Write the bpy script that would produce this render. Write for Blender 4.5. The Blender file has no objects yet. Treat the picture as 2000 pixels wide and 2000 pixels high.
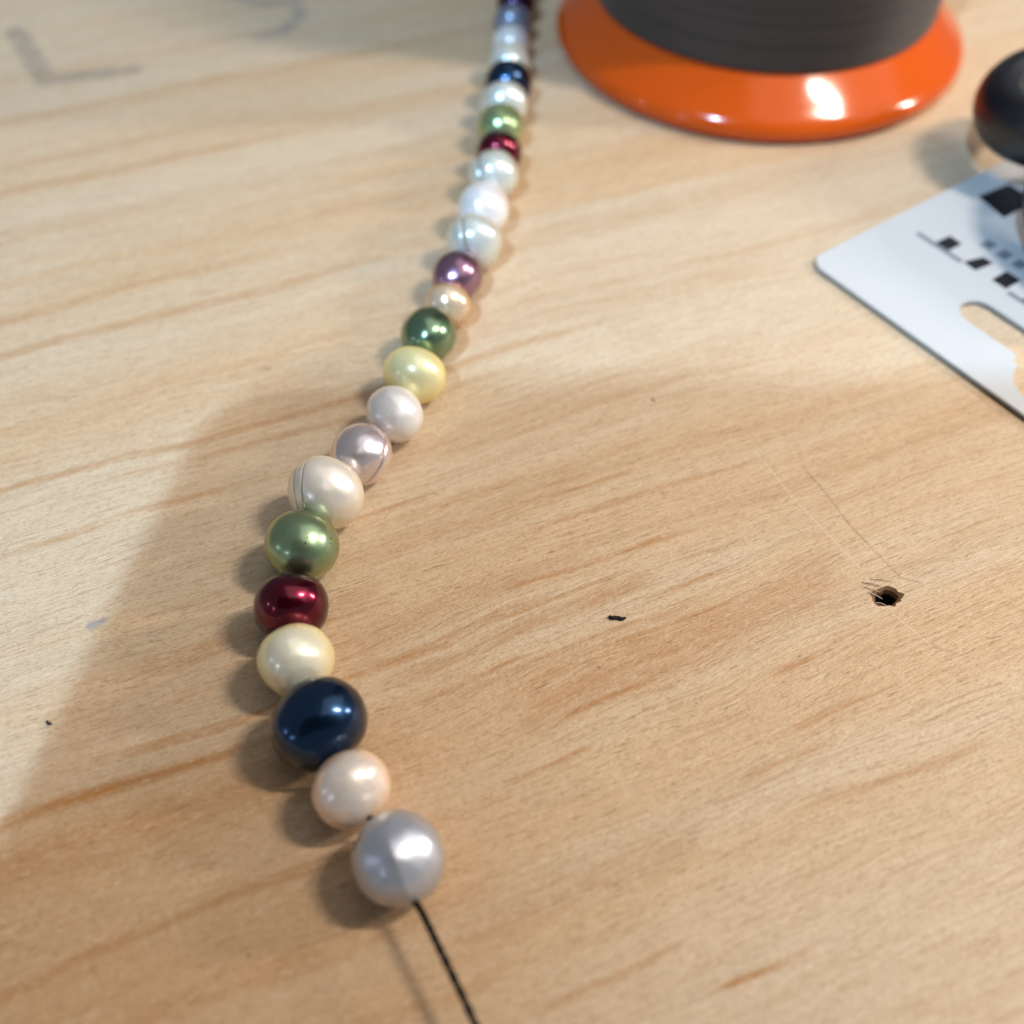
import bpy, bmesh, math, random
from mathutils import Vector, Matrix, noise
random.seed(7)
S = bpy.context.scene
col = S.collection
MM = 0.001
# ------------------------------------------------------------------ camera
H = 0.090
PITCH = math.radians(52)
cam = bpy.data.cameras.new('camera')
co = bpy.data.objects.new('camera', cam); col.objects.link(co)
co.location = (0, 0, H); co.rotation_euler = (math.radians(90) - PITCH, 0, 0)
cam.sensor_width = 36; cam.lens = 35.1
cam.clip_start = 0.002; cam.clip_end = 50
cam.dof.use_dof = True; cam.dof.focus_distance = 0.106; cam.dof.aperture_fstop = 13.0
S.camera = co
S.view_settings.view_transform = 'Standard'; S.view_settings.look = 'None'
S.view_settings.exposure = 0.12; S.view_settings.gamma = 1
# ------------------------------------------------------------------ world: dim neutral room light
w = bpy.data.worlds.new('World'); S.world = w; w.use_nodes = True
bg = w.node_tree.nodes['Background']
bg.inputs[0].default_value = (0.80, 0.90, 1.0, 1); bg.inputs[1].default_value = 0.17
# ------------------------------------------------------------------ lamps
def lamp(name, d, dist, sx, sy, power, colr, target=(0, 0.09, 0)):
    l = bpy.data.lights.new(name, 'AREA'); l.shape = 'RECTANGLE'; l.size = sx; l.size_y = sy
    l.energy = power; l.color = colr
    o = bpy.data.objects.new(name, l); col.objects.link(o)
    d = Vector(d).normalized(); t = Vector(target)
    o.location = t + d * dist
    o.rotation_euler = (-d).to_track_quat('-Z', 'Y').to_euler()
    return o
lamp('soft_fill_lamp', (0.42, 0.10, 0.88), 1.20, 1.5, 1.3, 4.5, (1.0, 0.94, 0.87))  # added soft fill, no such source seen; gives the pearls a broad sheen
lamp('tube_lamp', (0.56, -0.03, 0.83), 0.36, 0.012, 0.065, 0.74, (1.0, 0.90, 0.78))
lamp('side_window_lamp', (0.90, 0.12, 0.40), 0.50, 0.018, 0.08, 1.0, (1.0, 0.90, 0.80))
lamp('cool_window_lamp', (-0.29, -0.51, 0.82), 1.00, 0.018, 0.035, 7.2, (0.46, 0.72, 1.0))
lamp('left_small_lamp', (-0.91, -0.31, 0.27), 1.0, 0.04, 0.04, 0.20, (0.70, 0.80, 1.0))
lamp('left_rear_small_lamp', (-0.67, -0.67, 0.32), 1.0, 0.04, 0.04, 0.25, (0.70, 0.80, 1.0))

# ------------------------------------------------------------------ helpers
def tag(o, label=None, cat=None, kind=None, group=None):
    if label: o['label'] = label
    if cat: o['category'] = cat
    if kind: o['kind'] = kind
    if group: o['group'] = group
    return o
def empty(name, loc):
    o = bpy.data.objects.new(name, None); o.empty_display_size = 0.005
    col.objects.link(o); o.location = loc; return o
def mesh_obj(name, vs, fs, mat, parent=None, smooth=True, loc=(0, 0, 0)):
    me = bpy.data.meshes.new(name); me.from_pydata([tuple(v) for v in vs], [], fs); me.update()
    bm = bmesh.new(); bm.from_mesh(me); bmesh.ops.recalc_face_normals(bm, faces=bm.faces); bm.to_mesh(me); bm.free()
    me.materials.append(mat)
    if smooth: me.polygons.foreach_set('use_smooth', [True] * len(me.polygons))
    o = bpy.data.objects.new(name, me); col.objects.link(o); o.location = loc
    if parent:
        o.parent = parent
        o.location = Vector(loc)
    return o
def lathe(prof, seg=96, closed=False):
    """prof: list of (r, z) -> verts, faces about z"""
    vs, fs = [], []
    n = len(prof)
    for (r, z) in prof:
        for k in range(seg):
            a = 2 * math.pi * k / seg
            vs.append((r * math.cos(a), r * math.sin(a), z))
    for i in range(n if closed else n - 1):
        j = (i + 1) % n
        for k in range(seg):
            k2 = (k + 1) % seg
            fs.append((i * seg + k, i * seg + k2, j * seg + k2, j * seg + k))
    return vs, fs
def tube(pts, rad, seg=10, twist=0.0, lobe=0.0):
    vs, fs = [], []
    pts = [Vector(p) for p in pts]; n = len(pts)
    rr = rad if isinstance(rad, (list, tuple)) else [rad] * n
    up = Vector((0, 0, 1))
    for i, p in enumerate(pts):
        t = (pts[min(i + 1, n - 1)] - pts[max(i - 1, 0)]).normalized()
        a = t.cross(up); a = a.normalized() if a.length > 1e-6 else Vector((1, 0, 0)); b = a.cross(t)
        for k in range(seg):
            th = 2 * math.pi * k / seg
            q = rr[i] * (1 + lobe * math.cos(2 * (th - i * twist)))
            vs.append(p + (a * math.cos(th) + b * math.sin(th)) * q)
    for i in range(n - 1):
        for k in range(seg):
            k2 = (k + 1) % seg
            fs.append((i * seg + k, i * seg + k2, (i + 1) * seg + k2, (i + 1) * seg + k))
    fs.append(tuple(range(seg))); fs.append(tuple((n - 1) * seg + k for k in range(seg)))
    return vs, fs
def smooth_path(P, n=12):
    P = [Vector(p) for p in P]; out = []
    for i in range(len(P) - 1):
        p0 = P[max(i - 1, 0)]; p1 = P[i]; p2 = P[i + 1]; p3 = P[min(i + 2, len(P) - 1)]
        for k in range(n):
            t = k / n
            out.append(0.5 * ((2 * p1) + (p2 - p0) * t + (2 * p0 - 5 * p1 + 4 * p2 - p3) * t * t + (3 * p1 - p0 - 3 * p2 + p3) * t ** 3))
    out.append(P[-1]); return out

class NT:
    def __init__(s, name):
        s.m = bpy.data.materials.new(name); s.m.use_nodes = True
        s.t = s.m.node_tree; s.b = s.t.nodes['Principled BSDF']
    def n(s, typ, **kw):
        x = s.t.nodes.new(typ)
        for k, v in kw.items(): setattr(x, k, v)
        return x
    def put(s, sock, v):
        if isinstance(v, bpy.types.NodeSocket): s.t.links.new(v, sock)
        elif v is not None: sock.default_value = v
    def math(s, op, a, b=None, c=None, clamp=False):
        x = s.n('ShaderNodeMath', operation=op, use_clamp=clamp)
        s.put(x.inputs[0], a); s.put(x.inputs[1], b); s.put(x.inputs[2], c); return x.outputs[0]
    def step(s, v, a, b, lo=0.0, hi=1.0):
        x = s.n('ShaderNodeMapRange', interpolation_type='SMOOTHSTEP')
        s.put(x.inputs[0], v); x.inputs[1].default_value = a; x.inputs[2].default_value = b
        x.inputs[3].default_value = lo; x.inputs[4].default_value = hi; return x.outputs[0]
    def xyz(s, a, b, c=0.0):
        x = s.n('ShaderNodeCombineXYZ'); s.put(x.inputs[0], a); s.put(x.inputs[1], b); s.put(x.inputs[2], c); return x.outputs[0]
    def noise(s, vec, scale=1.0, detail=2.0, rough=0.5, dist=0.0):
        x = s.n('ShaderNodeTexNoise'); s.put(x.inputs['Vector'], vec); x.inputs['Scale'].default_value = scale
        x.inputs['Detail'].default_value = detail; x.inputs['Roughness'].default_value = rough
        x.inputs['Distortion'].default_value = dist; return x.outputs[0]
    def mix(s, f, a, b, mode='MIX'):
        x = s.n('ShaderNodeMix', data_type='RGBA', blend_type=mode)
        s.put(x.inputs[0], f)
        for i, v in ((6, a), (7, b)):
            if isinstance(v, (tuple, list)): v = (*v[:3], 1)
            s.put(x.inputs[i], v)
        return x.outputs[2]
    def set(s, **kw):
        for k, v in kw.items():
            k = k.replace('_', ' ')
            if isinstance(v, tuple) and len(v) == 3: v = (*v, 1)
            s.put(s.b.inputs[k], v)
    def bump(s, h, strength, dist=0.0001):
        x = s.n('ShaderNodeBump'); x.inputs['Strength'].default_value = strength
        x.inputs['Distance'].default_value = dist; s.put(x.inputs['Height'], h)
        s.t.links.new(x.outputs[0], s.b.inputs['Normal']); return x

# ------------------------------------------------------------------ wood material
W = NT('pale_pine_wood')
tc = W.n('ShaderNodeTexCoord'); sp = W.n('ShaderNodeSeparateXYZ'); W.t.links.new(tc.outputs['Object'], sp.inputs[0])
X = W.math('MULTIPLY', sp.outputs[0], 1000.0); Y = W.math('MULTIPLY', sp.outputs[1], 1000.0)
TH = math.radians(22.5); c_, s_ = math.cos(TH), math.sin(TH)
s0 = W.math('ADD', W.math('MULTIPLY', X, c_), W.math('MULTIPLY', Y, s_))
t0 = W.math('ADD', W.math('MULTIPLY', X, -s_), W.math('MULTIPLY', Y, c_))
warp = W.noise(W.xyz(W.math('MULTIPLY', s0, 0.016), W.math('MULTIPLY', t0, 0.035)), 1, 2, 0.5)
t1 = W.math('ADD', t0, W.math('MULTIPLY', W.math('SUBTRACT', warp, 0.5), 9.0))
warp2 = W.noise(W.xyz(W.math('MULTIPLY', s0, 0.12), W.math('MULTIPLY', t0, 0.3), 3.3), 1, 2, 0.5)
t2 = W.math('ADD', t1, W.math('MULTIPLY', W.math('SUBTRACT', warp2, 0.5), 0.9))
band = W.noise(W.xyz(W.math('MULTIPLY', s0, 0.006), W.math('MULTIPLY', t1, 0.075), 1.7), 1, 3, 0.55)
band2 = W.noise(W.xyz(W.math('MULTIPLY', s0, 0.010), W.math('MULTIPLY', t2, 0.35), 5.1), 1, 3, 0.6)
fib = W.noise(W.xyz(W.math('MULTIPLY', s0, 0.10), W.math('MULTIPLY', t2, 3.0), 9.1), 1, 4, 0.65)
mott = W.noise(W.xyz(W.math('MULTIPLY', s0, 0.22), W.math('MULTIPLY', t0, 0.6), 2.2), 1, 3, 0.6)
dash = W.noise(W.xyz(W.math('MULTIPLY', s0, 0.55), W.math('MULTIPLY', t2, 5.2), 4.4), 1, 1.5, 0.5)
grit = W.noise(W.xyz(W.math('MULTIPLY', s0, 2.4), W.math('MULTIPLY', t0, 5.5), 6.6), 1, 2, 0.6)
pale = (0.66, 0.52, 0.365); mid = (0.645, 0.445, 0.265); dark = (0.33, 0.165, 0.065)
c = W.mix(W.step(band, 0.38, 0.66), pale, mid)
c = W.mix(W.math('MULTIPLY', W.step(band2, 0.50, 0.80), 0.38), c, (0.47, 0.29, 0.15))
c = W.mix(W.math('MULTIPLY', W.step(fib, 0.45, 0.70), 0.36), c, dark)
c = W.mix(W.math('MULTIPLY', W.step(mott, 0.5, 0.72), 0.22), c, (0.66, 0.53, 0.38))
red_shade = W.math('MULTIPLY', W.step(t1, 66, 40), W.step(s0, 26, -6))
c = W.mix(W.math('MULTIPLY', red_shade, 0.55), c, (0.53, 0.30, 0.145))  # redder lower-left wood, with the phone shadow's orange tone tinted in
# growth-ring streaks: (t, half width, s start, s end, strength) in mm
streaks = [
 (114.4, 1.0, -90, 40, .75), (121, 1.2, -90, 20, .5), (89.6, 0.9, -80, 60, .8), (86.6, 0.7, -20, 40, .55), (80.6, 0.7, -60, 5, .8),
 (48.6, 1.0, -90, 2, .95), (52.0, 0.8, -25, 30, .7), (34.4, 0.8, -60, 12, .6), (44, 2.6, -60, 10, .4), (60, 1.6, -20, 12, .3), (54.3, 0.6, 20, 46, .7),
 (35.5, 0.45, 12, 24, .8), (35.3, 0.5, 42, 50, .8), (27.2, 0.45, 33, 46, .8), (26.0, 0.35, 30, 42, .5), (11.2, 0.45, 22, 33, .9),
 (150.5, 1.4, -90, 35, .6), (157, 1.6, -90, 30, .5), (140, 1.8, -60, 60, .35), (101, 0.8, -60, 80, .35), (97, 1.2, 30, 120, .35),
 (76, 0.7, 20, 70, .35), (68, 0.8, 10, 50, .35), (46, 0.6, 10, 45, .4), (41.5, 0.9, 22, 60, .35), (110, 1.4, 30, 130, .4), (172, 2.0, -60, 90, .5), (186, 2.5, -60, 40, .4), (134, 1.2, 20, 110, .35), (20, 1.2, -20, 10, .3), (27, 1.4, -40, 15, .4)]
acc = None
streaks += [(79, 3.0, 5, 75, .4), (93.6, 2.6, 8, 85, .4), (110, 3.2, 30, 110, .4), (42, 4.0, 14, 60, .5), (50, 1.2, 4, 40, .5), (39.5, 0.5, 20, 34, .8), (44.5, 0.45, 26, 48, .7), (47, 0.4, 8, 22, .7), (51.5, 0.35, 18, 36, .6), (61.5, 0.5, 24, 60, .5), (64.8, 0.4, 30, 44, .5), (22, 0.6, 36, 60, .5), (55, 2.4, -10, 35, .3), (65, 2.0, 0, 40, .3), (124, 3.0, 60, 130, .35), (24, 2.4, 0, 30, .35), (30, 0.5, 40, 52, .7), (38.5, 0.4, 28, 36, .7), (58.5, 0.4, -2, 12, .6), (16, 0.5, 8, 24, .5), (71, 0.45, 4, 22, .6), (48, 0.4, 34, 48, .6)]
for (tt, hw, a, b, st) in streaks:
    d = W.math('DIVIDE', W.math('SUBTRACT', t2, tt - 0.0), hw)
    g = W.math('SUBTRACT', 1.0, W.math('MULTIPLY', d, d), clamp=True)
    e = max(3.0, 0.18 * (b - a))
    g = W.math('MULTIPLY', g, W.math('MULTIPLY', W.step(s0, a, a + e), W.step(s0, b, b - e, 0, 1)))
    g = W.math('MULTIPLY', g, st * (0.66 if tt > 78 else 1.0))
    acc = g if acc is None else W.math('MAXIMUM', acc, g)
brk = W.noise(W.xyz(W.math('MULTIPLY', s0, 0.16), W.math('MULTIPLY', t2, 1.2), 8.2), 1, 3, 0.6)
acc = W.math('MULTIPLY', acc, W.step(brk, 0.30, 0.62, 0.35, 1.1))
c = W.mix(W.math('MULTIPLY', acc, 1.0, clamp=True), c, (0.44, 0.205, 0.065))
dm = W.math('MULTIPLY', W.step(dash, 0.62, 0.74), W.step(band, 0.3, 0.6, 0.35, 1.0))
c = W.mix(W.math('MULTIPLY', dm, 0.6), c, (0.28, 0.13, 0.05))
c = W.mix(W.math('MULTIPLY', W.step(grit, 0.54, 0.72), 0.5), c, (0.30, 0.18, 0.09))
c = W.mix(W.math('MULTIPLY', W.step(grit, 0.42, 0.26), 0.42), c, (0.74, 0.62, 0.47))
coarse = W.noise(W.xyz(W.math('MULTIPLY', s0, 0.9), W.math('MULTIPLY', t0, 2.0), 12.6), 1, 3, 0.65)
c = W.mix(W.math('MULTIPLY', W.step(coarse, 0.52, 0.72), 0.35), c, (0.42, 0.29, 0.16))
c = W.mix(W.math('MULTIPLY', W.step(coarse, 0.46, 0.28), 0.28), c, (0.74, 0.64, 0.50))
# marks: ink strokes, scratches
def seg_mask(x0, y0, x1, y1, hw, soft):
    dx, dy = x1 - x0, y1 - y0; L2 = dx * dx + dy * dy
    px = W.math('SUBTRACT', X, x0); py = W.math('SUBTRACT', Y, y0)
    u = W.math('DIVIDE', W.math('ADD', W.math('MULTIPLY', px, dx), W.math('MULTIPLY', py, dy)), L2, clamp=True)
    ex = W.math('SUBTRACT', px, W.math('MULTIPLY', u, dx)); ey = W.math('SUBTRACT', py, W.math('MULTIPLY', u, dy))
    d = W.math('SQRT', W.math('ADD', W.math('MULTIPLY', ex, ex), W.math('MULTIPLY', ey, ey)))
    return W.step(d, hw + soft, hw)
def marks(segs, colr, amt, cc, tex=None):
    a = None
    for sg in segs:
        m = seg_mask(*sg); a = m if a is None else W.math('MAXIMUM', a, m)
    if tex is not None: a = W.math('MULTIPLY', a, tex)
    return W.mix(W.math('MULTIPLY', a, amt), cc, colr)
worn = W.step(W.noise(W.xyz(W.math('MULTIPLY', s0, 0.3), W.math('MULTIPLY', t0, 0.9)), 1, 3, 0.6), 0.3, 0.6, 0.35, 1)
ink = (0.16, 0.14, 0.14)
INK_L = [(-91, 182, -80.5, 165, 0.9, 2.0), (-80.5, 165, -66.5, 168.5, 0.8, 1.8)]
INK_5 = [(-53, 196, -47, 192.5, 0.5, 1.4), (-47, 192.5, -41.5, 194, 0.6, 1.4), (-41.5, 194, -39.5, 188, 0.6, 1.4), (-39.5, 188, -42, 182, 0.6, 1.4), (-42, 182, -46.5, 180, 0.5, 1.2), (-96, 174, -93, 170, 0.9, 2.2)]
c = marks(INK_L, ink, 0.52, c, worn)
c = marks(INK_5, (0.15, 0.17, 0.20), 0.5, c, worn)
c = marks([(-44.2, 55.2, -43.1, 55.7, 0.15, 0.7)], (0.20, 0.21, 0.27), 0.75, c, worn)
SCR = [(29.2, 79.5, 33.0, 71.5, 0.02, 0.10), (33.0, 71.5, 38.2, 62.5, 0.02, 0.10), (40.4, 56.5, 43.6, 52.6, 0.02, 0.09)]
c = marks(SCR, (0.80, 0.73, 0.62), 0.42, c)
SCR2 = [(34.5, 77.0, 36.5, 73.0, 0.03, 0.22), (36.5, 73.0, 38.2, 68.5, 0.04, 0.20), (38.2, 68.5, 42.3, 61.2, 0.04, 0.18), (42.3, 61.2, 44.4, 60.6, 0.04, 0.2), (44.0, 61.2, 46.5, 62.4, 0.03, 0.2), (43.6, 52.6, 45.8, 51.9, 0.04, 0.25)]
c = marks(SCR2, (0.30, 0.19, 0.10), 0.55, c, worn)
c = marks([(54.6, 39.2, 56.0, 38.6, 0.1, 0.7), (17.6, 88.3, 17.8, 88.0, 0.05, 0.25), (8.8, 50.2, 8.9, 50.2, 0.06, 0.12), (-22.4, 22.5, -22.3, 22.5, 0.06, 0.12)], (0.10, 0.07, 0.05), 0.75, c)
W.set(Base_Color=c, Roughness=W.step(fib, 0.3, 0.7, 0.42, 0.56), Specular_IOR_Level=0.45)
hgt = W.math('ADD', W.math('MULTIPLY', grit, 0.6), W.math('ADD', W.math('MULTIPLY', fib, 0.5), W.math('MULTIPLY', dash, -0.6)))
W.bump(hgt, 0.8, 0.00018)
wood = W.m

def plain(name, colr, rough=0.5, **kw):
    m = NT(name); m.set(Base_Color=colr, Roughness=rough, **kw); return m

# ------------------------------------------------------------------ table top with a real nail hole
def build_table():
    bm = bmesh.new()
    T = 0.024
    x0, x1, y0, y1 = -0.45, 0.55, -0.35, 0.75
    corners = [bm.verts.new(p) for p in ((x0, y0, 0), (x1, y0, 0), (x1, y1, 0), (x0, y1, 0))]
    es = [bm.edges.new((corners[i], corners[(i + 1) % 4])) for i in range(4)]
    hc = Vector((0.0402, 0.0588, 0)); N = 40; rings = []
    def hole_pt(k, f, z):
        a = 2 * math.pi * k / N
        r = (1.08 + 0.12 * math.sin(2 * a + 0.5) + 0.06 * math.sin(5 * a + 1) + 0.04 * math.sin(9 * a)) * MM * f
        return (hc.x + r * math.cos(a) * 1.15, hc.y + r * math.sin(a) * 0.95, z)
    top = [bm.verts.new(hole_pt(k, 1.30 + 0.22 * noise.noise((k * 0.45, 0, 0)), 0)) for k in range(N)]
    es += [bm.edges.new((top[i], top[(i + 1) % N])) for i in range(N)]
    bmesh.ops.triangle_fill(bm, edges=es, use_beauty=True, use_dissolve=False)
    for fc in list(bm.faces):      # drop any face inside the hole
        if (fc.calc_center_median() - hc).length < 0.0010: bm.faces.remove(fc)
    prev = top
    for f, z in ((1.0, -0.25), (0.86, -0.8), (0.80, -2.0), (0.7, -5), (0.5, -8)):
        ring = [bm.verts.new(hole_pt(k, f, z * MM)) for k in range(N)]
        for k in range(N):
            bm.faces.new((prev[k], prev[(k + 1) % N], ring[(k + 1) % N], ring[k]))
        prev = ring
    bm.faces.new(prev)
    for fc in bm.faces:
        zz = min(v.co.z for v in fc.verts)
        if zz < -0.0001: fc.material_index = 1 if zz < -0.0015 else 2  # deep walls coloured near black to stand in for shade in the hole
    low = [bm.verts.new((v.co.x, v.co.y, -T)) for v in corners]
    for i in range(4):
        j = (i + 1) % 4
        bm.faces.new((corners[i], corners[j], low[j], low[i]))
    bm.faces.new(low)
    bmesh.ops.recalc_face_normals(bm, faces=bm.faces)
    me = bpy.data.meshes.new('table_top'); bm.to_mesh(me); bm.free(); me.materials.append(wood); me.materials.append(plain('hole_depth_shade', (0.025, 0.012, 0.007), 0.8).m); me.materials.append(plain('brown_hole_wall', (0.20, 0.10, 0.045), 0.75).m)
    o = bpy.data.objects.new('table_top', me); col.objects.link(o)
    return tag(o, 'pale pine table top with brown grain streaks, scratches and a small nail hole', kind='structure')
table = build_table()
spl = plain('raw_splinter_wood', (0.66, 0.55, 0.42), 0.7).m
for (a, b, r) in (((37.9, 60.6, .03), (40.0, 60.0, .22), .07), ((38.0, 60.0, .03), (39.5, 59.2, .20), .06), ((38.3, 59.3, .02), (39.6, 58.4, .12), .06), ((38.7, 58.0, .02), (39.9, 57.6, .06), .05), ((38.9, 61.0, .03), (41.2, 60.7, .16), .05)):
    P = smooth_path([Vector(a) * MM, (Vector(a) + Vector(b)) / 2 * MM + Vector((0, 0.0001, 0.00008)), Vector(b) * MM], 4)
    v, f = tube(P, [r * MM * (0.4 + 0.6 * math.sin(math.pi * (i + .5) / len(P))) for i in range(len(P))], 6)
    mesh_obj('splinter', v, f, spl, table)

# ------------------------------------------------------------------ pearls
def pearl_mat(name, base, edge, metallic=0.25, rough=0.24, coat=0.6, sss=0.0, blotch=None, pits=False, tint=None):
    m = NT(name)
    tcx = m.n('ShaderNodeTexCoord').outputs['Object']
    n1 = m.noise(tcx, 260, 2, 0.5); n2 = m.noise(tcx, 2600, 3, 0.6)
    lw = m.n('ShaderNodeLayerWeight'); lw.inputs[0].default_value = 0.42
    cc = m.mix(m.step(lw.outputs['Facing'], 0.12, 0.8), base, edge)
    if blotch: cc = m.mix(m.math('MULTIPLY', m.step(n1, 0.45, 0.68), 0.6), cc, blotch)
    if pits:
        pm = None
        for (qx, qy, qz, qr) in [(-0.00123, -0.001403, 0.003493, 0.1), (0.001239, -0.001473, 0.003461, 0.09), (0.001074, -0.001996, 0.003247, 0.1), (-0.001876, -0.002266, 0.002651, 0.05), (0.003391, -0.000504, 0.001982, 0.12), (0.003329, -0.00108, 0.001852, 0.07), (0.00384, -0.000861, 0.000445, 0.07)]:
            vd = m.n('ShaderNodeVectorMath', operation='DISTANCE'); m.t.links.new(tcx, vd.inputs[0]); vd.inputs[1].default_value = (qx, qy, qz)
            jit = m.math('MULTIPLY', m.math('SUBTRACT', n2, 0.5), 0.00012)
            k_ = m.step(m.math('ADD', vd.outputs['Value'], jit), qr * 0.0011, qr * 0.0006)
            pm = k_ if pm is None else m.math('MAXIMUM', pm, k_)
        cc = m.mix(pm, cc, (0.01, 0.02, 0.01))
    ga = m.n('ShaderNodeAttribute', attribute_name='groove_tone')
    cc = m.mix(m.math('MULTIPLY', ga.outputs['Fac'], 0.75), cc, (0.16, 0.14, 0.11))  # darker grey-brown line along each groove
    m.set(Base_Color=cc, Roughness=m.step(n1, 0.2, 0.8, rough * 1.05, rough * 1.45), Metallic=min(0.9, metallic + (0.22 if metallic >= 0.34 else 0.16)), Coat_Weight=coat * 0.6, Coat_Roughness=0.10, Coat_IOR=1.5)
    if sss:
        m.b.inputs['Subsurface Weight'].default_value = sss
        m.b.inputs['Subsurface Scale'].default_value = 0.0015
        m.b.inputs['Subsurface Radius'].default_value = (1.0, 0.7, 0.45)
    m.bump(n2, 0.06, 0.00004)
    return m.m
PM = {
 'silver': pearl_mat('silver_nacre', (0.50, 0.53, 0.61), (0.46, 0.44, 0.44), 0.35, 0.27, 0.5),
 'peach': pearl_mat('pale_peach_nacre', (0.86, 0.77, 0.71), (0.93, 0.67, 0.46), 0.2, 0.22, 0.6, 0.2),
 'navy': pearl_mat('dark_blue_nacre', (0.010, 0.040, 0.105), (0.016, 0.014, 0.018), 0.75, 0.20, 0.9),
 'cream': pearl_mat('cream_yellow_nacre', (0.87, 0.85, 0.70), (0.90, 0.80, 0.40), 0.2, 0.25, 0.5, 0.2),
 'burgundy': pearl_mat('burgundy_nacre', (0.14, 0.004, 0.022), (0.03, 0.006, 0.010), 0.8, 0.2, 0.9),
 'green': pearl_mat('green_nacre', (0.30, 0.42, 0.25), (0.30, 0.29, 0.10), 0.6, 0.25, 0.8, blotch=(0.20, 0.33, 0.22), pits=True),
 'ivory': pearl_mat('ivory_white_nacre', (0.86, 0.82, 0.77), (0.86, 0.77, 0.60), 0.2, 0.25, 0.6, 0.2),
 'mauve_silver': pearl_mat('mauve_silver_nacre', (0.70, 0.65, 0.71), (0.86, 0.64, 0.54), 0.5, 0.2, 0.7),
 'white': pearl_mat('white_nacre', (0.84, 0.85, 0.88), (0.86, 0.82, 0.78), 0.15, 0.24, 0.5, 0.2),
 'yellow': pearl_mat('lemon_yellow_nacre', (0.88, 0.86, 0.52), (0.88, 0.74, 0.26), 0.2, 0.26, 0.5, 0.2),
 'deep_green': pearl_mat('deep_green_nacre', (0.19, 0.30, 0.19), (0.16, 0.20, 0.06), 0.7, 0.2, 0.9),
 'gold_peach': pearl_mat('golden_peach_nacre', (0.74, 0.58, 0.42), (0.68, 0.38, 0.14), 0.3, 0.22, 0.7, 0.1),
 'purple': pearl_mat('purple_nacre', (0.34, 0.19, 0.28), (0.22, 0.10, 0.12), 0.65, 0.2, 0.9),
 'greenish_white': pearl_mat('greenish_white_nacre', (0.66, 0.72, 0.70), (0.70, 0.66, 0.52), 0.25, 0.24, 0.6, 0.1),
 'light_green': pearl_mat('light_green_nacre', (0.30, 0.42, 0.22), (0.40, 0.40, 0.14), 0.5, 0.22, 0.8),
 'grey_blue': pearl_mat('grey_blue_nacre', (0.26, 0.31, 0.42), (0.22, 0.22, 0.30), 0.4, 0.24, 0.6),
 'dark_purple': pearl_mat('dark_purple_nacre', (0.05, 0.03, 0.09), (0.03, 0.012, 0.015), 0.7, 0.2, 0.9),
}
# x, y, radius (mm), material, label, grooves [(dir, c, w, depth)], ridge
G = []
PEARLS = [
 (-9.76, 29.25, 4.09, 'silver', 'silver grey pearl with a crease, at the near end of the strand', [], True),
 (-14.49, 35.69, 3.72, 'peach', 'pale peach pearl, second from the near end', [], False),
 (-18.08, 41.93, 4.40, 'navy', 'large dark blue pearl between peach and cream pearls', [], False),
 (-21.15, 48.76, 3.77, 'cream', 'cream yellow pearl beside the large dark blue one', [], False),
 (-22.50, 55.15, 3.89, 'burgundy', 'glossy burgundy pearl below the pitted green one', [], False),
 (-22.31, 62.66, 3.96, 'green', 'light green pearl with tiny dark pits', [], False),
 (-20.60, 69.60, 4.40, 'ivory', 'ivory pearl with two grooved rings at its left', [((.90, -.15, .25), -.16, .022, .05), ((.90, -.15, .25), -.44, .022, .05)], False),
 (-17.33, 76.08, 3.50, 'mauve_silver', 'mauve silver pearl with a peach lobe', [((-.62, -.25, .70), -.15, .06, .05)], False),
 (-14.01, 82.24, 3.53, 'white', 'smooth white pearl beside the lemon yellow one', [], False),
 (-11.94, 88.69, 3.83, 'yellow', 'lemon yellow pearl between white and dark green pearls', [], False),
 (-10.64, 96.06, 3.52, 'deep_green', 'dark green pearl behind the lemon yellow one', [], False),
 (-8.49, 102.28, 3.10, 'gold_peach', 'small golden peach pearl before the purple one', [], False),
 (-7.40, 108.16, 3.35, 'purple', 'purple pearl halfway along the strand', [], False),
 (-5.33, 114.90, 3.98, 'greenish_white', 'white pearl with a dark crease behind the purple one', [((.96, -.05, .25), -.12, .07, .08)], False),
 (-4.12, 122.54, 3.75, 'white', 'white pearl between two creased greenish white pearls', [], False),
 (-2.82, 130.78, 3.80, 'greenish_white', 'greenish white pearl with a side lobe', [((.97, .0, .2), -.42, .09, .09)], False),
 (-1.95, 136.99, 3.56, 'burgundy', 'burgundy pearl in the blurred far part', [], False),
 (-1.85, 143.98, 3.62, 'light_green', 'light green pearl in the blurred far part', [], False),
 (-1.32, 150.28, 3.87, 'greenish_white', 'pale greenish pearl before the far dark blue one', [], False),
 (-0.59, 156.54, 3.87, 'navy', 'dark blue pearl in the blurred far part', [], False),
 (-0.52, 163.90, 3.55, 'greenish_white', 'pale pearl behind the far dark blue one', [], False),
 (-0.18, 171.34, 3.12, 'white', 'small white pearl in the blurred far part', [], False),
 (0.18, 177.79, 3.37, 'grey_blue', 'grey blue pearl near the top edge', [], False),
 (0.75, 185.09, 3.55, 'dark_purple', 'dark purple pearl at the far visible end', [], False),
 (1.30, 192.20, 3.55, 'burgundy', 'burgundy pearl beyond the dark purple one', [], False),
]
strand = empty('pearl_strand', (-22 * MM, 62 * MM, 0))
tag(strand, 'strand of multicoloured pearls threaded on black cord, lying across the pine table', 'pearl strand')
def local(o, parent):      # keep world placement under an unrotated parent
    o.parent = parent; o.matrix_parent_inverse = Matrix.Translation(-parent.location)
Cs = [Vector((x, y, r)) * MM for x, y, r, *_ in PEARLS]
n = len(PEARLS); half = [p[2] * MM for p in PEARLS]
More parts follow.
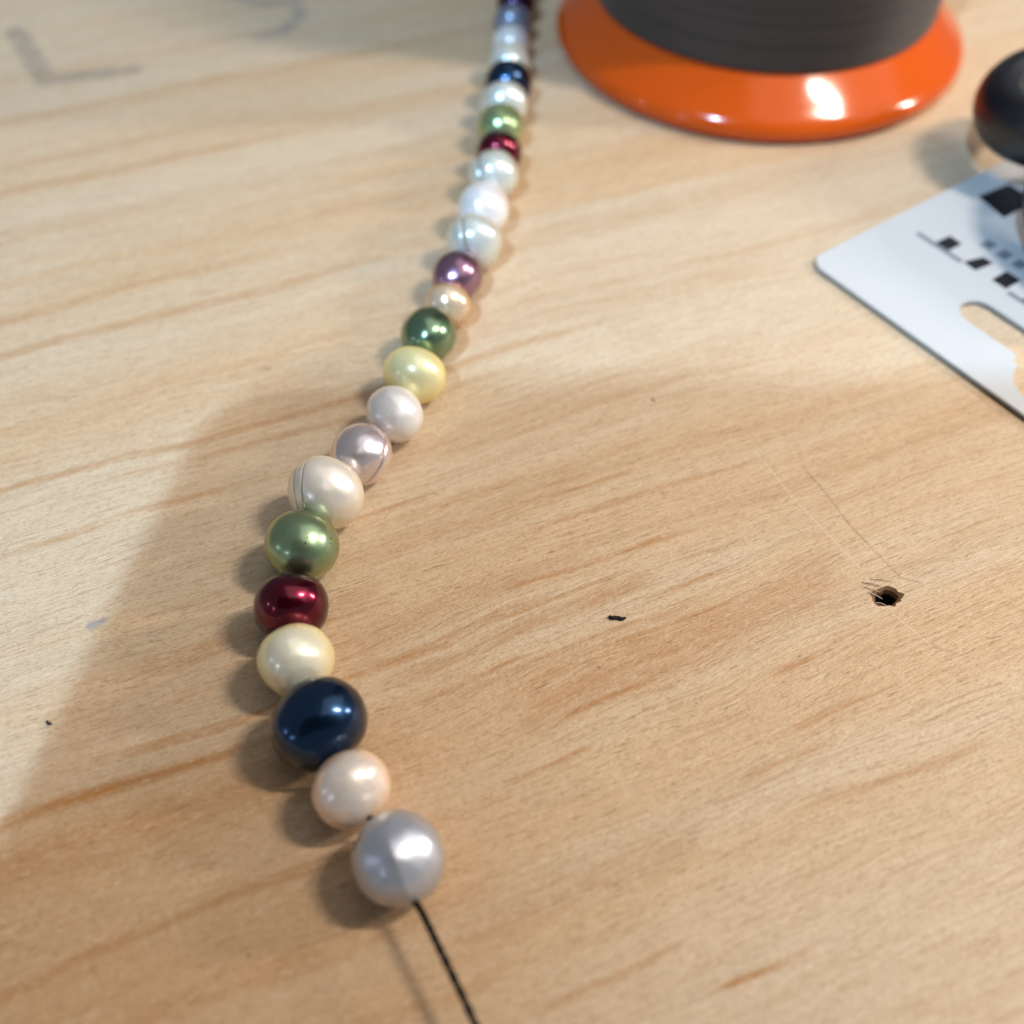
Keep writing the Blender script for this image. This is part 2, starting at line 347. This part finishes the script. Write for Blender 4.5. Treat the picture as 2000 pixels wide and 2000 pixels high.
for it in range(60):
    for i in range(n - 1):
        d = (Cs[i + 1] - Cs[i]).length; sm = half[i] + half[i + 1]
        k = (d + 0.00016) / sm
        half[i] *= 1 + (k - 1) * 0.5; half[i + 1] *= 1 + (k - 1) * 0.5
half[0] = 0.95 * PEARLS[0][2] * MM
for i in range(n): half[i] = max(0.88 * PEARLS[i][2] * MM, min(1.08 * PEARLS[i][2] * MM, half[i]))
for i in range(n - 1):
    d = (Cs[i + 1] - Cs[i]).length; sm = half[i] + half[i + 1]
    if sm > d + 0.0004:
        k = (d + 0.0004) / sm; half[i] *= k; half[i + 1] *= k
half[3] = 3.62 * MM; half[4] = 3.35 * MM
axes = []
STRETCH = {2: (Vector((.78, .5, .38)).normalized(), .11), 0: (Vector((-.5, .75, .4)).normalized(), .07), 3: (Vector((-.3, -.5, .8)).normalized(), .06), 9: (Vector((.8, -.4, .3)).normalized(), .09), 12: (Vector((.9, .1, .2)).normalized(), .05), 1: (Vector((-.4, .6, .7)).normalized(), .05), 8: (Vector((.4, -.7, .3)).normalized(), .06)}
BORE = 0.30 * MM
for i, (x, y, r, mk, lab, grooves, ridge) in enumerate(PEARLS):
    a = Cs[max(i - 1, 0)]; b = Cs[min(i + 1, n - 1)]
    ax = (b - a)
    if i == 0: ax = Vector((-0.38, 0.92, 0))
    ax.z = 0; ax.normalize(); axes.append(ax)
    side = Vector((0, 0, 1)).cross(ax).normalized(); up = Vector((0, 0, 1))
    R = r * MM; A = half[i]
    rnd = random.Random(i * 13 + 5)
    seed = Vector((rnd.random() * 50, rnd.random() * 50, 0))
    NL, NS = (200, 300) if (grooves or ridge) else (56, 88)
    groove_vals = []
    vs, fs = [], []
    amin = math.asin(min(0.9, BORE / R))
    gr = [(Vector(d).normalized(), c0, w0, dp) for d, c0, w0, dp in grooves]
    egg = rnd.uniform(-0.05, 0.05)
    for j in range(NL + 1):
        ph = amin + (math.pi - 2 * amin) * j / NL
        for k in range(NS):
            th = 2 * math.pi * k / NS
            nd = ax * math.cos(ph) + (side * math.cos(th) + up * math.sin(th)) * math.sin(ph)
            f = 1 + 0.055 * noise.noise(nd * 1.1 + seed) + 0.009 * noise.noise(nd * 3.5 + seed)
            f += egg * math.cos(ph)
            if i in STRETCH:
                sd_, sa_ = STRETCH[i]; f += sa_ * (abs(nd.dot(sd_)) ** 2 - 0.4)
            gm = 0.0
            for (gd, c0, w0, dp) in gr:
                q = (nd.dot(gd) - c0)
                f -= dp * math.exp(-(q / w0) ** 2) * 0.8
                if q < 0: f -= dp * 0.35
                gm = max(gm, math.exp(-(q / (w0 * 0.6)) ** 2))
            if ridge:
                # crease running along the drill axis, over the near-facing top
                crease = Vector((0.10, -0.45, 0.90)).normalized()
                sd = (ax.cross(crease)).normalized(); sd = sd if sd.x > 0 else -sd
                q = nd.dot(sd); m_ = max(0.0, min(1.0, nd.dot(Vector((0.1, -0.75, 0.65))) * 1.7 - 0.35)); m_ = m_ * m_ * (3 - 2 * m_)
                f += m_ * 0.058 * (math.exp(q / 0.22) if q < 0 else math.exp(-q / 0.30)) - m_ * 0.024
            rr = f
            p = ax * math.cos(ph) * A * rr + (side * math.cos(th) + up * math.sin(th)) * math.sin(ph) * R * rr
            vs.append(p); groove_vals.append(gm)
    zmin = min(v.z for v in vs)
    dz = -R - zmin
    vs = [v + Vector((0, 0, dz + 0.00001)) for v in vs]
    # bore wall joins the two ends
    for j in range(NL):
        for k in range(NS):
            k2 = (k + 1) % NS
            fs.append((j * NS + k, j * NS + k2, (j + 1) * NS + k2, (j + 1) * NS + k))
    for k in range(NS):
        k2 = (k + 1) % NS
        fs.append((k, NL * NS + k, NL * NS + k2, k2))
    o = mesh_obj('pearl', vs, fs, PM[mk], None, True, Cs[i])
    at_ = o.data.attributes.new('groove_tone', 'FLOAT', 'POINT'); at_.data.foreach_set('value', groove_vals)
    local(o, strand)
    o['label'] = lab

# thread: one black cord through every pearl, leaving the nearest one and running out of the picture
P = [Cs[k].copy() for k in range(n - 1, -1, -1)]
P.append(Cs[0] - axes[0] * half[0])
P[-1] = Cs[0] + Vector((1.2, -3.0, 0.2)) * MM
for q in ((-7.6, 25.0, 4.3), (-5.9, 22.0, 4.25), (-2.9, 16.5, 4.0), (-0.4, 11.0, 3.6), (2.0, 4.0, 2.6), (3.0, -4.0, 1.2), (4.0, -16.0, 0.4), (8.0, -40.0, 0.35)):
    P.append(Vector(q) * MM)
path = smooth_path(P, 36)
thr = NT('black_beading_cord')
tco = thr.n('ShaderNodeTexCoord').outputs['Object']
tn = thr.noise(tco, 3500, 2, 0.6)
thr.set(Base_Color=thr.mix(tn, (0.002, 0.002, 0.002), (0.012, 0.009, 0.008)), Roughness=0.7, Specular_IOR_Level=0.15)
thr.bump(tn, 0.5, 0.00006)
v, f = tube(path, [0.30 * MM * (1 + 0.06 * noise.noise((k * 0.21, 0, 0))) for k in range(len(path))], 16, 0.42, 0.13)
cord = mesh_obj('cord', v, f, thr.m); local(cord, strand)

# ------------------------------------------------------------------ thread spool
SX, SY = 0.0440, 0.1800
spool = empty('thread_spool', (SX, SY, 0))
tag(spool, 'large orange plastic spool wound with dark brown thread, standing behind the pearls', 'thread spool')
org = NT('orange_gloss_plastic')
on = org.noise(org.n('ShaderNodeTexCoord').outputs['Object'], 60, 2, 0.5)
org.set(Base_Color=org.mix(on, (0.55, 0.072, 0.003), (0.60, 0.085, 0.004)), Roughness=0.13, Specular_IOR_Level=0.45)
def flange(z0, flip):
    pr = [(8, 0.6), (30, 0.5), (32.6, 0.3), (34.2, 0.4), (35.3, 1.0), (35.9, 2.0), (35.9, 3.0), (35.2, 4.1), (33.5, 5.5), (31.5, 7.1), (29.4, 8.7), (28.4, 9.3), (26.0, 9.8), (8, 9.8)]
    pr = [(r * MM, (z0 - z * MM) if flip else (z0 + z * MM)) for r, z in pr]
    P2 = smooth_path([Vector((r, 0, z)) for r, z in pr], 5)
    return lathe([(p.x, p.z) for p in P2], 128, True)
v, f = flange(-0.0003, False); mesh_obj('flange', v, f, org.m, spool)
v, f = flange(0.0950, True); mesh_obj('flange', v, f, org.m, spool)
tm = NT('dark_brown_thread')
tcs = tm.n('ShaderNodeTexCoord'); sz = tm.n('ShaderNodeSeparateXYZ'); tm.t.links.new(tcs.outputs['Object'], sz.inputs[0])
rn = tm.noise(tm.xyz(tm.math('MULTIPLY', sz.outputs[0], 12.0), tm.math('MULTIPLY', sz.outputs[1], 12.0), tm.math('MULTIPLY', sz.outputs[2], 2600.0)), 1, 3, 0.6)
tm.set(Base_Color=tm.mix(tm.step(rn, 0.35, 0.7), (0.052, 0.036, 0.028), (0.078, 0.056, 0.044)), Roughness=0.55, Sheen_Weight=0.2)
tm.bump(rn, 0.15, 0.0001)
pr = [(9, 8.9), (28.8, 8.9)]
z = 9.0
while z < 85.6:
    pr += [(29.35, z), (29.55, z + 0.12), (29.35, z + 0.24)]; z += 0.30
pr += [(28.8, 85.8), (9, 85.8)]
v, f = lathe([(r * MM, zz * MM) for r, zz in pr], 96, True); mesh_obj('thread_winding', v, f, tm.m, spool)
v, f = lathe([(5 * MM, 0.6 * MM), (8.5 * MM, 0.6 * MM), (8.5 * MM, 94 * MM), (5 * MM, 94 * MM)], 48, True); mesh_obj('core', v, f, org.m, spool)

# ------------------------------------------------------------------ white hang card
O = Vector((41.9, 114.8, 0)); E1 = Vector((0.573, -0.8195, 0)); E2 = Vector((0.8195, 0.573, 0))
card = empty('hang_card', (O.x * MM, O.y * MM, 0))
card.rotation_euler = (0, 0, math.atan2(E1.y, E1.x))
tag(card, 'white plastic hang card with a euro slot and black print, lying right of the pearls', 'card')
# local frame: x = u along the near edge, y = v away (E2 is +90 deg from E1)
Wc, Hc = 71.0, 88.0
def rrect(x0, y0, x1, y1, r, nseg=8):
    out = []
    for cx, cy, a0 in ((x1 - r, y0 + r, -90), (x1 - r, y1 - r, 0), (x0 + r, y1 - r, 90), (x0 + r, y0 + r, 180)):
        for k in range(nseg + 1):
            a = math.radians(a0 + 90 * k / nseg); out.append((cx + r * math.cos(a), cy + r * math.sin(a)))
    return out
outer = rrect(0, 0, Wc, Hc, 2.6)
# euro slot outline, hump towards the near edge (v small)
cxs = Wc / 2
slot = []
def arc(cx, cy, r, a0, a1, k):
    return [(cx + r * math.cos(math.radians(a0 + (a1 - a0) * i / k)), cy + r * math.sin(math.radians(a0 + (a1 - a0) * i / k))) for i in range(k + 1)]
sl, sr, vy, hr = 18.6, Wc - 18.6, 10.6, 2.6
slot += arc(sl + hr, vy, hr, 90, 270, 10)                # left round end
slot += arc(cxs - 7.0, vy - hr - 1.2, 1.2, 90, 0, 5)     # fillet into hump
slot += arc(cxs, vy - 3.2, 5.0, 190, 350, 12)            # hump
slot += arc(cxs + 7.0, vy - hr - 1.2, 1.2, 180, 90, 5)
slot += arc(sr - hr, vy, hr, -90, 90, 10)
def plate(loops, z0, z1, mat, name, parent, side_mat=None, bev=0.0):
    bm = bmesh.new(); es = []; V = []
    for lp in loops:
        vv = [bm.verts.new((x * MM, y * MM, z1)) for x, y in lp]; V.append(vv)
        es += [bm.edges.new((vv[i], vv[(i + 1) % len(vv)])) for i in range(len(vv))]
    bmesh.ops.triangle_fill(bm, edges=es, use_beauty=True)
    topf = list(bm.faces)
    ret = bmesh.ops.extrude_face_region(bm, geom=topf)
    for g in ret['geom']:
        if isinstance(g, bmesh.types.BMVert): g.co.z = z0
    bmesh.ops.recalc_face_normals(bm, faces=bm.faces)
    me = bpy.data.meshes.new(name); bm.to_mesh(me); bm.free(); me.materials.append(mat)
    if side_mat:
        me.materials.append(side_mat)
        for p in me.polygons:
            if abs(p.normal.z) < 0.5: p.material_index = 1
    o = bpy.data.objects.new(name, me); col.objects.link(o); o.parent = parent
    return o
cm = NT('white_card_plastic')
cn = cm.noise(cm.n('ShaderNodeTexCoord').outputs['Object'], 900, 3, 0.6)
cm.set(Base_Color=cm.mix(cn, (0.55, 0.57, 0.585), (0.58, 0.595, 0.61)), Roughness=0.35)
cm.bump(cn, 0.05, 0.00005)
gap_m = plain('card_gap_shade', (0.12, 0.11, 0.10), 0.6).m
plate([outer, slot], 0.00045, 0.00085, cm.m, 'card_sheet', card)
plate([[(x, y) for x, y in rrect(0.25, 0.25, Wc - .25, Hc - .25, 2.5)], [(cxs + (x - cxs) * 1.012, vy + (y - vy) * 1.06) for x, y in slot]], 0.00002, 0.00045, gap_m, 'card_under_shade', card)  # dark plate standing in for the shade below the raised card
ink_m = plain('black_print_ink', (0.012, 0.014, 0.018), 0.4).m
grey_m = plain('grey_print_ink', (0.20, 0.23, 0.27), 0.4).m
def printed(poly, mat, name='print_mark'):
    return plate([poly], 0.000855, 0.00088, mat, name, card)
def quad(x0, y0, x1, y1): return [(x0, y0), (x1, y0), (x1, y1), (x0, y1)]
printed(quad(4.6, 16.9, 12.6, 17.75), grey_m)
printed([(7.6, 17.8), (9.9, 17.8), (10.0, 20.6), (7.8, 20.7)], ink_m)
printed([(12.8, 17.5), (15.0, 17.4), (15.4, 20.7), (13.7, 20.7)], ink_m)
printed(quad(17.6, 17.6, 20.0, 20.8), ink_m)
printed(quad(20.6, 16.9, 28.0, 17.7), grey_m)
printed(quad(22.7, 17.75, 24.9, 20.7), ink_m)
for u in (12.3, 15.1, 17.7, 20.4, 23.2):
    printed(quad(u - .8, 22.6, u + .8, 24.6), grey_m)
printed([(3.8, 31.8), (9.4, 30.6), (9.8, 38.2), (4.4, 38.2)], ink_m)

# ------------------------------------------------------------------ black tool handle (ring and stem)
blk = NT('gloss_black_plastic')
blk.set(Base_Color=(0.006, 0.007, 0.010), Roughness=0.34, Coat_Weight=0.1, Coat_Roughness=0.2)
hx, hy = 0.0815, 0.1375
handle = empty('tool_handle', (hx, hy, 0))
tag(handle, 'glossy black plastic tool handle with a round loop, standing on the white card', 'tool handle')
Rm, rm = 0.0090, 0.0037
vs, fs = [], []
tilt = Matrix.Rotation(math.radians(-10), 3, 'Y')
NM, Nn = 72, 28
for i in range(NM):
    a = 2 * math.pi * i / NM
    for j in range(Nn):
        b = 2 * math.pi * j / Nn
        p = Vector(((Rm + rm * math.cos(b)) * math.cos(a), (Rm + rm * math.cos(b)) * math.sin(a), rm * 1.25 * math.sin(b)))
        vs.append(tilt @ p + Vector((0, 0, 0.0112)))
for i in range(NM):
    for j in range(Nn):
        i2, j2 = (i + 1) % NM, (j + 1) % Nn
        fs.append((i * Nn + j, i2 * Nn + j, i2 * Nn + j2, i * Nn + j2))
mesh_obj('loop', vs, fs, blk.m, handle)
stp = smooth_path([Vector(p) * MM for p in ((-1.0, -8.5, 11.5), (-3.6, -13.0, 10.4), (-5.8, -18.5, 8.2), (-5.6, -24.0, 6.2), (-3.5, -30.0, 5.8), (0.0, -36.0, 5.8))], 6)
v, f = tube(stp, [ (3.8 + 1.0 * math.sin(math.pi * i / (len(stp) - 1))) * MM for i in range(len(stp))], 24)
mesh_obj('shank', v, f, blk.m, handle)

# ------------------------------------------------------------------ lint specks
lint = plain('black_lint', (0.012, 0.010, 0.012), 0.8).m
def speck(pts, rads, label):
    c0 = Vector(pts[0]) * MM
    base = Vector((c0.x, c0.y, 0))
    pp = smooth_path([Vector(p) * MM - base for p in pts], 4)
    rr = [rads * MM * (0.55 + 0.45 * math.sin(math.pi * (i + .6) / len(pp)) + 0.18 * noise.noise((i * .9, 0, rads * 50))) for i in range(len(pp))]
    v, f = tube(pp, rr, 8)
    o = mesh_obj('lint_speck', v, f, lint, None, True, base)
    return tag(o, label, 'lint speck')
speck([(10.2, 56.2, .2), (10.5, 56.05, .2), (11.1, 56.05, .18), (11.6, 55.9, .2), (12.0, 56.0, .25)], 0.21, 'black curled lint speck on bare wood between the pearls and the nail hole')
speck([(-45.7, 44.2, .12), (-45.4, 43.9, .14), (-45.1, 43.9, .2)], 0.13, 'tiny black lint speck on the pale wood at far left')

# ------------------------------------------------------------------ the phone that takes the picture (seen mirrored in the pearls)
phm = plain('dark_phone_glass', (0.012, 0.013, 0.016), 0.15).m
phone = empty('smartphone', (0, 0, 0))
phone.location = co.location; phone.rotation_euler = co.rotation_euler
tag(phone, 'dark smartphone held above the pearls, mirrored in them as a dark patch', 'smartphone')
bodyl = rrect(-72, -44, 84, 31, 9)
plate([bodyl], 0.005, 0.013, phm, 'phone_body', phone)
